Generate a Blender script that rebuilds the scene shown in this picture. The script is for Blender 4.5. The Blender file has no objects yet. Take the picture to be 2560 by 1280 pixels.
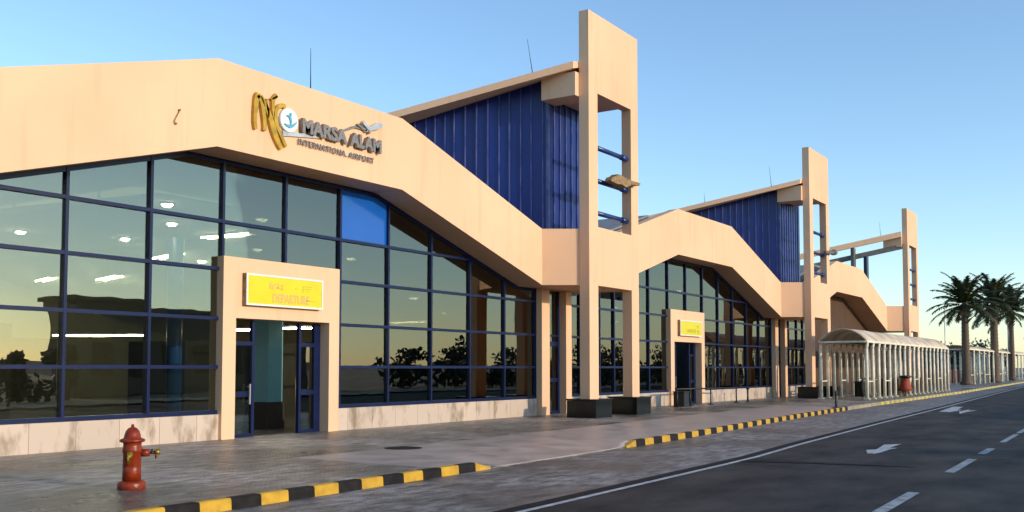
import bpy, bmesh, math, random
from mathutils import Vector, Matrix, noise
random.seed(7)
R = math.radians
S = bpy.context.scene
COL = S.collection
# ------------------------------------------------------------------ camera, sky, sun, exposure
TH, PI_, F = 0.5799, 0.0542, 2476.95
cam = bpy.data.cameras.new('camera'); co = bpy.data.objects.new('camera', cam); COL.objects.link(co)
co.location = (0, 0, 1.7)
co.rotation_euler = (math.pi/2 + PI_, 0, TH - math.pi/2)
cam.sensor_width = 36; cam.lens = F/2560*36; cam.shift_y = 144.97/2560
cam.clip_start = 0.1; cam.clip_end = 6000
S.camera = co
SUN_EL, SUN_AZ = 13.0, -3.0          # azimuth: degrees west (-X) of the facade normal (-Y)
W = bpy.data.worlds.new('World'); S.world = W; W.use_nodes = True
nt = W.node_tree; nt.nodes.clear()
sky = nt.nodes.new('ShaderNodeTexSky'); sky.sky_type = 'NISHITA'; sky.sun_disc = False
sky.sun_elevation = R(SUN_EL); sky.sun_rotation = R(180 + SUN_AZ)
sky.altitude = 0; sky.air_density = 1.0; sky.dust_density = 0.35; sky.ozone_density = 2.8
bg = nt.nodes.new('ShaderNodeBackground'); bg.inputs['Strength'].default_value = 0.15
wo = nt.nodes.new('ShaderNodeOutputWorld')
nt.links.new(sky.outputs[0], bg.inputs[0]); nt.links.new(bg.outputs[0], wo.inputs[0])
sl = bpy.data.lights.new('sun', 'SUN'); sl.energy = 1.75; sl.angle = R(0.5); sl.color = (1.0, 0.80, 0.58)
so = bpy.data.objects.new('sun', sl); COL.objects.link(so)
sd = Vector((-math.sin(R(SUN_AZ))*math.cos(R(SUN_EL)), -math.cos(R(SUN_AZ))*math.cos(R(SUN_EL)), math.sin(R(SUN_EL))))
so.rotation_euler = (-sd).to_track_quat('-Z', 'Y').to_euler(); so.location = (0, -30, 30)
S.view_settings.view_transform = 'Standard'; S.view_settings.look = 'None'
S.view_settings.exposure = 0.90; S.view_settings.gamma = 1.0
S.render.resolution_x = 1024; S.render.resolution_y = 512
try:
    S.cycles.max_bounces = 8; S.cycles.transparent_max_bounces = 16; S.cycles.caustics_reflective = False
except Exception: pass

# ------------------------------------------------------------------ materials
def mat(name, col, rough=.6, metal=0., spec=.5, var=0., vscale=2., bump=0., bscale=40., emit=None, est=0., col2=None, stretch=None, rvar=0.):
    m = bpy.data.materials.new(name); m.use_nodes = True; t = m.node_tree; b = t.nodes['Principled BSDF']
    b.inputs['Base Color'].default_value = (*col, 1); b.inputs['Roughness'].default_value = rough
    b.inputs['Metallic'].default_value = metal; b.inputs['Specular IOR Level'].default_value = spec
    tc = t.nodes.new('ShaderNodeTexCoord'); mp = t.nodes.new('ShaderNodeMapping')
    t.links.new(tc.outputs['Object'], mp.inputs[0])
    if stretch: mp.inputs['Scale'].default_value = stretch
    if var > 0:
        n = t.nodes.new('ShaderNodeTexNoise'); n.inputs['Scale'].default_value = vscale; n.inputs['Detail'].default_value = 6
        t.links.new(mp.outputs[0], n.inputs['Vector'])
        cr = t.nodes.new('ShaderNodeValToRGB'); e = cr.color_ramp.elements
        c2 = col2 or tuple(c*(1-var) for c in col)
        e[0].position = .35; e[0].color = (*c2, 1); e[1].position = .65; e[1].color = (*col, 1)
        t.links.new(n.outputs['Fac'], cr.inputs[0]); t.links.new(cr.outputs[0], b.inputs['Base Color'])
        if rvar:
            mr = t.nodes.new('ShaderNodeMapRange'); mr.inputs['To Min'].default_value = max(.02, rough-rvar); mr.inputs['To Max'].default_value = rough+rvar
            mr.inputs['From Min'].default_value = .3; mr.inputs['From Max'].default_value = .7
            t.links.new(n.outputs['Fac'], mr.inputs[0]); t.links.new(mr.outputs[0], b.inputs['Roughness'])
    if bump > 0:
        n2 = t.nodes.new('ShaderNodeTexNoise'); n2.inputs['Scale'].default_value = bscale; n2.inputs['Detail'].default_value = 8
        t.links.new(mp.outputs[0], n2.inputs['Vector'])
        bp = t.nodes.new('ShaderNodeBump'); bp.inputs['Strength'].default_value = bump; bp.inputs['Distance'].default_value = .02
        t.links.new(n2.outputs['Fac'], bp.inputs['Height']); t.links.new(bp.outputs[0], b.inputs['Normal'])
    if emit:
        b.inputs['Emission Color'].default_value = (*emit, 1); b.inputs['Emission Strength'].default_value = est
    return m

def plaster_mat():
    m = bpy.data.materials.new('peach_plaster'); m.use_nodes = True; t = m.node_tree; b = t.nodes['Principled BSDF']; L = t.links
    b.inputs['Roughness'].default_value = .75; b.inputs['Specular IOR Level'].default_value = .25
    tc = t.nodes.new('ShaderNodeTexCoord')
    n = t.nodes.new('ShaderNodeTexNoise'); n.inputs['Scale'].default_value = .35; n.inputs['Detail'].default_value = 7
    L.new(tc.outputs['Object'], n.inputs['Vector'])
    r = t.nodes.new('ShaderNodeValToRGB'); e = r.color_ramp.elements
    e[0].position = .3; e[0].color = (.75, .48, .30, 1); e[1].position = .65; e[1].color = (.82, .535, .34, 1)
    L.new(n.outputs['Fac'], r.inputs[0])
    # vertical run-off stains
    mp = t.nodes.new('ShaderNodeMapping'); mp.inputs['Scale'].default_value = (2.2, 2.2, .22); L.new(tc.outputs['Object'], mp.inputs[0])
    s = t.nodes.new('ShaderNodeTexNoise'); s.inputs['Scale'].default_value = 1.6; s.inputs['Detail'].default_value = 8; L.new(mp.outputs[0], s.inputs['Vector'])
    sr = t.nodes.new('ShaderNodeValToRGB'); q = sr.color_ramp.elements
    q[0].position = .55; q[0].color = (1, 1, 1, 1); q[1].position = .85; q[1].color = (.72, .64, .58, 1)
    L.new(s.outputs['Fac'], sr.inputs[0])
    mx = t.nodes.new('ShaderNodeMix'); mx.data_type = 'RGBA'; mx.blend_type = 'MULTIPLY'; mx.inputs['Factor'].default_value = .45
    L.new(r.outputs[0], mx.inputs[6]); L.new(sr.outputs[0], mx.inputs[7]); L.new(mx.outputs[2], b.inputs['Base Color'])
    n2 = t.nodes.new('ShaderNodeTexNoise'); n2.inputs['Scale'].default_value = 60; n2.inputs['Detail'].default_value = 5; L.new(tc.outputs['Object'], n2.inputs['Vector'])
    bp = t.nodes.new('ShaderNodeBump'); bp.inputs['Strength'].default_value = .12; bp.inputs['Distance'].default_value = .02
    L.new(n2.outputs['Fac'], bp.inputs['Height']); L.new(bp.outputs[0], b.inputs['Normal'])
    return m

def cladding_stone():
    m = bpy.data.materials.new('stained_stone_cladding'); m.use_nodes = True; t = m.node_tree; b = t.nodes['Principled BSDF']; L = t.links
    b.inputs['Roughness'].default_value = .45
    tc = t.nodes.new('ShaderNodeTexCoord')
    mp = t.nodes.new('ShaderNodeMapping'); mp.inputs['Scale'].default_value = (1.3, 1.3, .5); L.new(tc.outputs['Object'], mp.inputs[0])
    n = t.nodes.new('ShaderNodeTexNoise'); n.inputs['Scale'].default_value = 2.2; n.inputs['Detail'].default_value = 9; n.inputs['Roughness'].default_value = .6
    L.new(mp.outputs[0], n.inputs['Vector'])
    r = t.nodes.new('ShaderNodeValToRGB'); e = r.color_ramp.elements
    e[0].position = .33; e[0].color = (.30, .23, .16, 1); e[1].position = .50; e[1].color = (.60, .49, .40, 1)
    L.new(n.outputs['Fac'], r.inputs[0])
    # slab joints: one every 1.02 m
    sx = t.nodes.new('ShaderNodeSeparateXYZ'); L.new(tc.outputs['Object'], sx.inputs[0])
    a = t.nodes.new('ShaderNodeMath'); a.operation = 'DIVIDE'; a.inputs[1].default_value = 1.0175; L.new(sx.outputs[0], a.inputs[0])
    fr = t.nodes.new('ShaderNodeMath'); fr.operation = 'FRACT'; L.new(a.outputs[0], fr.inputs[0])
    lt = t.nodes.new('ShaderNodeMath'); lt.operation = 'LESS_THAN'; lt.inputs[1].default_value = .010; L.new(fr.outputs[0], lt.inputs[0])
    fl = t.nodes.new('ShaderNodeMath'); fl.operation = 'FLOOR'; L.new(a.outputs[0], fl.inputs[0])
    wn = t.nodes.new('ShaderNodeTexWhiteNoise'); wn.noise_dimensions = '1D'; L.new(fl.outputs[0], wn.inputs['W'])
    hv = t.nodes.new('ShaderNodeMapRange'); hv.inputs['To Min'].default_value = .86; hv.inputs['To Max'].default_value = 1.0; L.new(wn.outputs[0], hv.inputs[0])
    m1 = t.nodes.new('ShaderNodeMix'); m1.data_type = 'RGBA'; m1.blend_type = 'MULTIPLY'; m1.inputs['Factor'].default_value = 1
    L.new(r.outputs[0], m1.inputs[6]); L.new(hv.outputs[0], m1.inputs[7])
    mx = t.nodes.new('ShaderNodeMix'); mx.data_type = 'RGBA'; mx.inputs[7].default_value = (.16, .12, .09, 1)
    L.new(lt.outputs[0], mx.inputs['Factor']); L.new(m1.outputs[2], mx.inputs[6]); L.new(mx.outputs[2], b.inputs['Base Color'])
    return m

def paving(name, ca, cb, cc, rough, scale, joint=.5, bump=.35, rv=.12):
    m = bpy.data.materials.new(name); m.use_nodes = True; t = m.node_tree; b = t.nodes['Principled BSDF']; L = t.links
    tc = t.nodes.new('ShaderNodeTexCoord')
    # gentle warping so courses are not ruler straight
    wn = t.nodes.new('ShaderNodeTexNoise'); wn.inputs['Scale'].default_value = .7; wn.inputs['Detail'].default_value = 3; L.new(tc.outputs['Object'], wn.inputs['Vector'])
    wm = t.nodes.new('ShaderNodeVectorMath'); wm.operation = 'MULTIPLY_ADD'; wm.inputs[1].default_value = (.30, .30, 0)
    L.new(wn.outputs['Color'], wm.inputs[0]); L.new(tc.outputs['Object'], wm.inputs[2])
    br = t.nodes.new('ShaderNodeTexBrick'); br.inputs['Scale'].default_value = scale; br.inputs['Mortar Size'].default_value = .025; br.inputs['Mortar Smooth'].default_value = .6
    br.inputs['Color1'].default_value = (1, 1, 1, 1); br.inputs['Color2'].default_value = (.62, .62, .62, 1); br.inputs['Mortar'].default_value = (.28, .28, .28, 1)
    L.new(wm.outputs[0], br.inputs['Vector'])
    n = t.nodes.new('ShaderNodeTexNoise'); n.inputs['Scale'].default_value = .33; n.inputs['Detail'].default_value = 9; n.inputs['Roughness'].default_value = .62; L.new(tc.outputs['Object'], n.inputs['Vector'])
    r = t.nodes.new('ShaderNodeValToRGB'); e = r.color_ramp.elements
    e[0].position = .41; e[0].color = (*ca, 1); e[1].position = .60; e[1].color = (*cc, 1); x = e.new(.5); x.color = (*cb, 1)
    L.new(n.outputs['Fac'], r.inputs[0])
    mx = t.nodes.new('ShaderNodeMix'); mx.data_type = 'RGBA'; mx.blend_type = 'MULTIPLY'; mx.inputs['Factor'].default_value = joint
    L.new(r.outputs[0], mx.inputs[6]); L.new(br.outputs['Color'], mx.inputs[7])
    # worn light and dark blotches, hand-sized, drawn out along the walk
    mp = t.nodes.new('ShaderNodeMapping'); mp.inputs['Scale'].default_value = (1.6, 4.0, 1); L.new(wm.outputs[0], mp.inputs[0])
    g = t.nodes.new('ShaderNodeTexNoise'); g.inputs['Scale'].default_value = 1.15; g.inputs['Detail'].default_value = 10; g.inputs['Roughness'].default_value = .72; L.new(mp.outputs[0], g.inputs['Vector'])
    gr = t.nodes.new('ShaderNodeValToRGB'); q = gr.color_ramp.elements; q[0].position = .36; q[0].color = (.22, .21, .20, 1); q[1].position = .62; q[1].color = (1.9, 1.85, 1.8, 1)
    L.new(g.outputs['Fac'], gr.inputs[0])
    m2 = t.nodes.new('ShaderNodeMix'); m2.data_type = 'RGBA'; m2.blend_type = 'MULTIPLY'; m2.inputs['Factor'].default_value = .85
    L.new(mx.outputs[2], m2.inputs[6]); L.new(gr.outputs[0], m2.inputs[7]); L.new(m2.outputs[2], b.inputs['Base Color'])
    rr = t.nodes.new('ShaderNodeMapRange'); rr.inputs['From Min'].default_value = .35; rr.inputs['From Max'].default_value = .65
    rr.inputs['To Min'].default_value = rough-rv; rr.inputs['To Max'].default_value = rough+rv
    L.new(n.outputs['Fac'], rr.inputs[0]); L.new(rr.outputs[0], b.inputs['Roughness'])
    ad = t.nodes.new('ShaderNodeMath'); ad.operation = 'MULTIPLY_ADD'; ad.inputs[1].default_value = 1.4
    L.new(g.outputs['Fac'], ad.inputs[0]); L.new(br.outputs['Fac'], ad.inputs[2])
    inv = t.nodes.new('ShaderNodeMath'); inv.operation = 'MULTIPLY_ADD'; inv.inputs[1].default_value = -.6; L.new(br.outputs['Fac'], inv.inputs[0]); L.new(g.outputs['Fac'], inv.inputs[2])
    bp = t.nodes.new('ShaderNodeBump'); bp.inputs['Strength'].default_value = bump; bp.inputs['Distance'].default_value = .05
    L.new(inv.outputs[0], bp.inputs['Height']); L.new(bp.outputs[0], b.inputs['Normal'])
    b.inputs['Specular IOR Level'].default_value = .5
    return m

def asphalt_mat():
    m = bpy.data.materials.new('worn_asphalt'); m.use_nodes = True; t = m.node_tree; b = t.nodes['Principled BSDF']; L = t.links
    tc = t.nodes.new('ShaderNodeTexCoord')
    a = t.nodes.new('ShaderNodeTexNoise'); a.inputs['Scale'].default_value = 55; a.inputs['Detail'].default_value = 6; L.new(tc.outputs['Object'], a.inputs['Vector'])
    mp = t.nodes.new('ShaderNodeMapping'); mp.inputs['Scale'].default_value = (.5, 1.1, 1); L.new(tc.outputs['Object'], mp.inputs[0])
    n = t.nodes.new('ShaderNodeTexNoise'); n.inputs['Scale'].default_value = .9; n.inputs['Detail'].default_value = 10; n.inputs['Roughness'].default_value = .65; L.new(mp.outputs[0], n.inputs['Vector'])
    r = t.nodes.new('ShaderNodeValToRGB'); e = r.color_ramp.elements
    e[0].position = .33; e[0].color = (.016, .014, .0125, 1); e[1].position = .66; e[1].color = (.078, .067, .058, 1)
    L.new(n.outputs['Fac'], r.inputs[0])
    r2 = t.nodes.new('ShaderNodeValToRGB'); e = r2.color_ramp.elements
    e[0].position = .35; e[0].color = (.55, .55, .55, 1); e[1].position = .70; e[1].color = (1.5, 1.5, 1.5, 1)
    L.new(a.outputs['Fac'], r2.inputs[0])
    mx = t.nodes.new('ShaderNodeMix'); mx.data_type = 'RGBA'; mx.blend_type = 'MULTIPLY'; mx.inputs['Factor'].default_value = 1
    L.new(r.outputs[0], mx.inputs[6]); L.new(r2.outputs[0], mx.inputs[7]); L.new(mx.outputs[2], b.inputs['Base Color'])
    b.inputs['Roughness'].default_value = .7; b.inputs['Specular IOR Level'].default_value = .12
    bp = t.nodes.new('ShaderNodeBump'); bp.inputs['Strength'].default_value = .35; bp.inputs['Distance'].default_value = .01
    L.new(a.outputs['Fac'], bp.inputs['Height']); L.new(bp.outputs[0], b.inputs['Normal'])
    return m

def glass_mat():
    m = bpy.data.materials.new('solar_glass'); m.use_nodes = True; t = m.node_tree; t.nodes.clear(); L = t.links
    o = t.nodes.new('ShaderNodeOutputMaterial'); mx = t.nodes.new('ShaderNodeMixShader')
    tr = t.nodes.new('ShaderNodeBsdfTransparent'); tr.inputs[0].default_value = (.78, .82, .72, 1)
    gl = t.nodes.new('ShaderNodeBsdfGlossy'); gl.inputs['Color'].default_value = (.56, .55, .47, 1); gl.inputs['Roughness'].default_value = .0
    fr = t.nodes.new('ShaderNodeFresnel'); fr.inputs['IOR'].default_value = 1.5
    ma = t.nodes.new('ShaderNodeMath'); ma.operation = 'MULTIPLY_ADD'; ma.inputs[1].default_value = .75; ma.inputs[2].default_value = .24; ma.use_clamp = True
    L.new(fr.outputs[0], ma.inputs[0]); L.new(ma.outputs[0], mx.inputs[0])
    tc = t.nodes.new('ShaderNodeTexCoord'); n = t.nodes.new('ShaderNodeTexNoise'); n.inputs['Scale'].default_value = .9; n.inputs['Detail'].default_value = 1.5
    L.new(tc.outputs['Object'], n.inputs['Vector'])
    bp = t.nodes.new('ShaderNodeBump'); bp.inputs['Strength'].default_value = .05; bp.inputs['Distance'].default_value = .05
    L.new(n.outputs['Fac'], bp.inputs['Height']); L.new(bp.outputs[0], gl.inputs['Normal'])
    L.new(tr.outputs[0], mx.inputs[1]); L.new(gl.outputs[0], mx.inputs[2]); L.new(mx.outputs[0], o.inputs[0])
    return m

M = dict(
 plaster=plaster_mat(), stone=cladding_stone(), asphalt=asphalt_mat(), glass=glass_mat(),
 walk=paving('wet_stone_sidewalk', (.12, .11, .095), (.25, .225, .20), (.42, .375, .335), .36, 5.0, bump=.8),
 lane=paving('cobbled_bay', (.11, .105, .10), (.20, .19, .18), (.30, .28, .265), .45, 7.0, bump=.9),
 ramp=mat('smooth_concrete_ramp', (.50, .41, .355), .40, var=.35, vscale=1.3, bump=.25, bscale=14, rvar=.1),
 sand=mat('sandy_ground', (.33, .27, .2), .95, var=.35, vscale=.08, bump=.3, bscale=3),
 frame=mat('blue_aluminium', (.003, .011, .065), .35, spec=.35, var=.3, vscale=3),
 blue=mat('blue_metal_sheet', (.007, .027, .20), .36, metal=.1, var=.35, vscale=1.2, stretch=(1.5, 1.5, .25), bump=.12, bscale=5),
 seam=mat('sheet_seam', (.13, .14, .36), .35, var=.5, vscale=1.5, col2=(.02, .045, .22)),
 pipe=mat('blue_pipe_paint', (.012, .045, .22), .3, var=.5, vscale=3),
 panel=mat('bright_blue_panel', (.008, .10, .47), .12, var=.1, vscale=1),
 granite=mat('black_granite', (.008, .009, .008), .13, var=.6, vscale=30, spec=.25, col2=(.014, .016, .014)),
 brown=mat('brown_render', (.075, .038, .018), .85, var=.2, vscale=1),
 dark=mat('black_rubber', (.012, .012, .013), .5),
 rod=mat('dark_steel', (.05, .05, .055), .45, metal=.6),
 red=mat('hydrant_red_paint', (.27, .032, .008), .34, spec=.35, var=.45, vscale=9, bump=.2, bscale=30),
 brass=mat('aged_brass', (.50, .33, .05), .38, metal=.7, var=.6, vscale=25),
 yellow=mat('yellow_kerb_paint', (.62, .36, .02), .5, var=.3, vscale=5, bump=.4, bscale=30),
 black=mat('black_kerb_paint', (.012, .011, .012), .7, spec=.15, var=.5, vscale=6, bump=.4, bscale=30, col2=(.022, .020, .019)),
 kerbw=mat('worn_kerb', (.40, .33, .22), .7, var=.4, vscale=4, bump=.3, bscale=25),
 yellow2=mat('faded_yellow_paint', (.66, .53, .06), .6, var=.35, vscale=4),
 line=mat('road_paint', (.62, .64, .64), .6, var=.45, vscale=7, bump=.2, bscale=40),
 linew=mat('worn_road_paint', (.40, .43, .44), .6, var=.6, vscale=6, bump=.2, bscale=40),
 signy=mat('yellow_sign_face', (.70, .63, .008), .35, var=.08, vscale=2),
 signt=mat('faded_sign_letter', (.66, .42, .13), .5),
 signl=mat('sign_pictogram', (.52, .43, .01), .5),
 white=mat('white_metal', (.78, .77, .74), .4, var=.1, vscale=4),
 gold=mat('gold_letter', (.60, .36, .03), .38, metal=.35, var=.4, vscale=5),
 steel=mat('letter_steel', (.26, .235, .215), .4, metal=.5, var=.2, vscale=8),
 silver=mat('silver_sheet', (.55, .57, .58), .35, metal=.4, var=.3, vscale=6),
 glob=mat('emblem_pale', (.72, .83, .84), .35), globb=mat('emblem_teal', (.10, .38, .52), .35),
 canopy=mat('weathered_canopy', (.74, .62, .46), .6, var=.45, vscale=.9, col2=(.40, .30, .20), bump=.3, bscale=8),
 cream=mat('cream_post_paint', (.86, .82, .66), .5, var=.25, vscale=3),
 trunk=mat('palm_bark', (.19, .135, .09), .9, var=.6, vscale=8, bump=1, bscale=18, stretch=(1, 1, 3)),
 leaf=mat('palm_leaf', (.055, .075, .02), .55, var=.5, vscale=2),
 leaf2=mat('dark_tree_leaf', (.028, .042, .015), .6, var=.5, vscale=1),
 metal=mat('galvanised_steel', (.35, .36, .37), .45, metal=.6),
 tan=mat('rusty_sheet', (.36, .23, .10), .7, var=.6, vscale=6, bump=.5, bscale=20),
 grey=mat('grey_beam', (.16, .155, .15), .6, var=.4, vscale=2),
 floor=mat('interior_floor_tile', (.07, .07, .065), .18, var=.2, vscale=1),
 ceil=mat('interior_ceiling', (.62, .63, .58), .85, var=.05, vscale=1),
 iwall=mat('interior_wall', (.55, .50, .38), .8, var=.2, vscale=.5),
 idark=mat('interior_dark', (.035, .03, .026), .7, var=.4, vscale=.5),
 teal=mat('teal_column', (.13, .36, .44), .5, var=.1),
 bcol=mat('blue_column', (.02, .10, .36), .35),
 tube=mat('lit_tube', (.9, .88, .75), .4, emit=(1, .86, .60), est=30.0),
 down=mat('lit_downlight', (.9, .9, .8), .4, emit=(1, .90, .70), est=30.0),
 bwall=mat('beige_block_wall', (.15, .13, .105), .9, var=.2, vscale=.3),
 cloth=mat('red_fabric_skirt', (.42, .06, .02), .7, var=.4, vscale=5),
 hill=mat('dry_hill', (.11, .09, .075), .95, var=.4, vscale=.02),
 redf=mat('red_hoarding', (.10, .025, .03), .7, var=.4, vscale=1.5),
 roofg=mat('grey_roof_sheet', (.3, .29, .27), .6, var=.3, vscale=2),
)

# ------------------------------------------------------------------ helpers
def bx(bm, x0, x1, y0, y1, z0, z1, mi=0, bev=0.):
    c = Matrix.Translation(((x0+x1)/2, (y0+y1)/2, (z0+z1)/2)) @ Matrix.Diagonal((abs(x1-x0), abs(y1-y0), abs(z1-z0), 1))
    r = bmesh.ops.create_cube(bm, size=1, matrix=c)
    fs = {f for v in r['verts'] for f in v.link_faces}
    for f in fs: f.material_index = mi
    if bev:
        es = list({e for v in r['verts'] for e in v.link_edges})
        q = bmesh.ops.bevel(bm, geom=es, offset=bev, segments=2, affect='EDGES', profile=.7)
        for f in q['faces']: f.material_index = mi
def prism(bm, pts, y0, y1, mi=0):
    """polygon in (x,z), extruded in y"""
    n = len(pts)
    a = [bm.verts.new((x, y0, z)) for x, z in pts]; b = [bm.verts.new((x, y1, z)) for x, z in pts]
    fs = [bm.faces.new(a), bm.faces.new(list(reversed(b)))]
    for i in range(n):
        j = (i+1) % n; fs.append(bm.faces.new((a[j], a[i], b[i], b[j])))
    for f in fs: f.material_index = mi
def slab(bm, pts, z0, z1, mi=0):
    """polygon in (x,y), extruded in z; z may be a pair of functions"""
    n = len(pts); g = lambda z, p: z(p) if callable(z) else z
    a = [bm.verts.new((p[0], p[1], g(z0, p))) for p in pts]; b = [bm.verts.new((p[0], p[1], g(z1, p))) for p in pts]
    fs = [bm.faces.new(list(reversed(a))), bm.faces.new(b)]
    for i in range(n):
        j = (i+1) % n; fs.append(bm.faces.new((a[i], a[j], b[j], b[i])))
    for f in fs: f.material_index = mi
def tube(bm, p, q, r0, r1=None, seg=12, mi=0):
    p, q = Vector(p), Vector(q); r1 = r0 if r1 is None else r1; d = (q-p)
    m = Matrix.Translation((p+q)/2) @ d.to_track_quat('Z', 'Y').to_matrix().to_4x4()
    r = bmesh.ops.create_cone(bm, cap_ends=True, segments=seg, radius1=r0, radius2=r1, depth=d.length, matrix=m)
    for f in {f for v in r['verts'] for f in v.link_faces}: f.material_index = mi; f.smooth = len(f.verts) == 4
def lathe(bm, prof, c=(0, 0, 0), seg=28, mi=0):
    rings = []
    for r, z in prof:
        rings.append([bm.verts.new((c[0]+r*math.cos(2*math.pi*i/seg), c[1]+r*math.sin(2*math.pi*i/seg), c[2]+z)) for i in range(seg)])
    for a, b in zip(rings, rings[1:]):
        for i in range(seg):
            f = bm.faces.new((a[i], a[(i+1) % seg], b[(i+1) % seg], b[i])); f.smooth = True; f.material_index = mi
    bm.faces.new(list(reversed(rings[0]))); bm.faces.new(rings[-1])
def obj(name, bm, mats, parent=None, loc=None, fix=True):
    if fix: bmesh.ops.recalc_face_normals(bm, faces=bm.faces)
    me = bpy.data.meshes.new(name); bm.to_mesh(me); bm.free()
    for m in (mats if isinstance(mats, (list, tuple)) else [mats]): me.materials.append(m)
    o = bpy.data.objects.new(name, me); COL.objects.link(o)
    if parent: o.parent = parent
    if loc: o.location = loc
    return o
def B(): return bmesh.new()
def thing(name, label, cat, loc=(0, 0, 0), group=None):
    o = bpy.data.objects.new(name, None); COL.objects.link(o); o.location = loc; o.empty_display_size = .2
    return tag(o, label, cat, group)
def tag(o, label, cat, group=None):
    o['label'] = label; o['category'] = cat
    if group: o['group'] = group
    return o
def struct(name, bm, m, fix=True):
    o = obj(name, bm, m, fix=fix); o['kind'] = 'structure'; return o
def copy_tree(o, parent=None):
    c = o.copy(); COL.objects.link(c); c.parent = parent
    for ch in list(o.children): copy_tree(ch, c)
    return c
def lerp_tab(tab, x):
    if x <= tab[0][0]: return tab[0][1]
    for (a, b), (c, d) in zip(tab, tab[1:]):
        if x <= c:
            t = (x-a)/(c-a); return b+(d-b)*t
    (a, b), (c, d) = tab[-2:]; return d+(d-b)*(x-c)/(c-a)
def text_bm(s, size, depth, bold=0., space=1., scale_x=1.):
    cu = bpy.data.curves.new('t', 'FONT'); cu.body = s; cu.size = size; cu.extrude = depth/2; cu.offset = bold; cu.space_character = space
    cu.resolution_u = 4
    o = bpy.data.objects.new('t', cu); COL.objects.link(o)
    dg = bpy.context.evaluated_depsgraph_get(); me = bpy.data.meshes.new_from_object(o.evaluated_get(dg))
    bm = bmesh.new(); bm.from_mesh(me); bpy.data.objects.remove(o); bpy.data.curves.remove(cu); bpy.data.meshes.remove(me)
    bmesh.ops.transform(bm, matrix=Matrix.Rotation(math.pi/2, 4, 'X') @ Matrix.Diagonal((scale_x, 1, 1, 1)), verts=bm.verts)
    return bm
def fit_text(bm, x0, x1, z0, z1, y):
    xs = [v.co.x for v in bm.verts]; zs = [v.co.z for v in bm.verts]
    a, b, c, d = min(xs), max(xs), min(zs), max(zs)
    for v in bm.verts:
        v.co.x = x0+(v.co.x-a)/(b-a)*(x1-x0); v.co.z = z0+(v.co.z-c)/(d-c)*(z1-z0); v.co.y += y
    return bm

# ------------------------------------------------------------------ ground, road, pavement
KERB = [(-30, 10.1), (9, 10.14), (15, 10.27), (21, 10.34), (24, 10.42), (27, 10.59), (31, 10.85), (37, 11.2), (44, 11.45), (51, 11.65), (60, 11.8), (75, 12.0), (136, 14.1), (300, 22)]
LINE = [(-30, 6.85), (10.7, 6.91), (14.4, 6.97), (19.7, 7.05), (24, 7.36), (34.4, 7.89), (47.3, 8.45), (56, 8.86), (78, 9.9), (107, 11.2), (180, 15), (300, 21.5)]
yk = lambda x: lerp_tab(KERB, x); yl = lambda x: lerp_tab(LINE, x)
RZ = -.14
b = B(); q = [b.verts.new(c) for c in ((-2500, -2500, RZ-.03), (2500, -2500, RZ-.03), (2500, 2500, RZ-.03), (-2500, 2500, RZ-.03))]; b.faces.new(q)
struct('ground', b, M['sand'])
def strip(name, f0, f1, z, m, xs, thick=None):
    b = B(); pr = None
    for x in xs:
        c = [b.verts.new((x, f0(x), z)), b.verts.new((x, f1(x), z))]
        if pr: b.faces.new((pr[0], c[0], c[1], pr[1]))
        pr = c
    for f in b.faces: f.smooth = True
    return struct(name, b, m)
XS = [-30+i*2 for i in range(70)] + [110+i*10 for i in range(20)]
strip('parking_lane', lambda x: yl(x)+.27, lambda x: yk(x)+.05, RZ, M['lane'], XS)
strip('road', lambda x: -7.5, lambda x: yl(x)+.28, RZ-.006, M['asphalt'], XS)
strip('edge_line', lambda x: yl(x)-.055, lambda x: yl(x)+.055, RZ+.001, M['line'], XS)
strip('gutter', lambda x: yl(x)+.12, lambda x: yl(x)+.30, RZ+.003, M['black'], XS)
# far side walk and verge across the road (seen in the glass)
strip('far_pavement', lambda x: -12.5, lambda x: -7.5, RZ+.10, M['lane'], XS)
b = B()
for x0, x1 in ((12.9, 15.6), (18.9, 21.9), (23.3, 25.0), (27.2, 30.7), (31.3, 33.9), (36.5, 39.5), (42, 45), (48, 51), (54, 57), (60, 63), (66, 69), (72, 75)):
    y0 = 3.05+.02*(x0-12); y1 = 3.05+.02*(x1-12); w = .07 if x0 > 26 else .085
    q = [b.verts.new((x0, y0-w, RZ+.002)), b.verts.new((x1, y1-w, RZ+.002)), b.verts.new((x1+.02, y1+w, RZ+.002)), b.verts.new((x0+.02, y0+w, RZ+.002))]; b.faces.new(q)
struct('lane_marking', b, M['linew'])
def flat(name, pts, z, m):
    b = B(); b.faces.new([b.verts.new((x, y, z)) for x, y in pts]); bmesh.ops.triangulate(b, faces=b.faces); return struct(name, b, m)
def shape(pts, tri=True):
    b = B(); b.faces.new([b.verts.new((x, y, RZ+.002)) for x, y in pts]); bmesh.ops.triangulate(b, faces=b.faces); return b
def tri_poly(L):
    from mathutils.geometry import tessellate_polygon
    b = B()
    for pts in L:
        v = [b.verts.new((x, y, RZ+.002)) for x, y in pts]
        for t in tessellate_polygon([[Vector((x, y, 0)) for x, y in pts]]): b.faces.new([v[i] for i in t])
    return b
struct('road_arrow', tri_poly([[(22.83, 5.56), (23.09, 5.58), (23.22, 5.49), (23.30, 5.44), (24.85, 5.62), (25.3, 5.32), (23.98, 5.3), (23.98, 5.13), (23.4, 5.18), (22.58, 5.17), (22.12, 5.21), (22.18, 5.30), (22.08, 5.35), (22.41, 5.42)]]), M['line'])
struct('road_arrow', tri_poly([[(44.66, 7.87), (50.88, 8.33), (50.67, 7.86), (47.4, 7.6), (47.34, 7.42), (46.06, 7.37), (44.55, 7.42)], [(45.34, 7.2), (47.95, 7.16), (46.6, 7.03), (46.9, 6.72), (45.2, 6.86), (43.03, 6.81)]]), M['line'])
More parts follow.
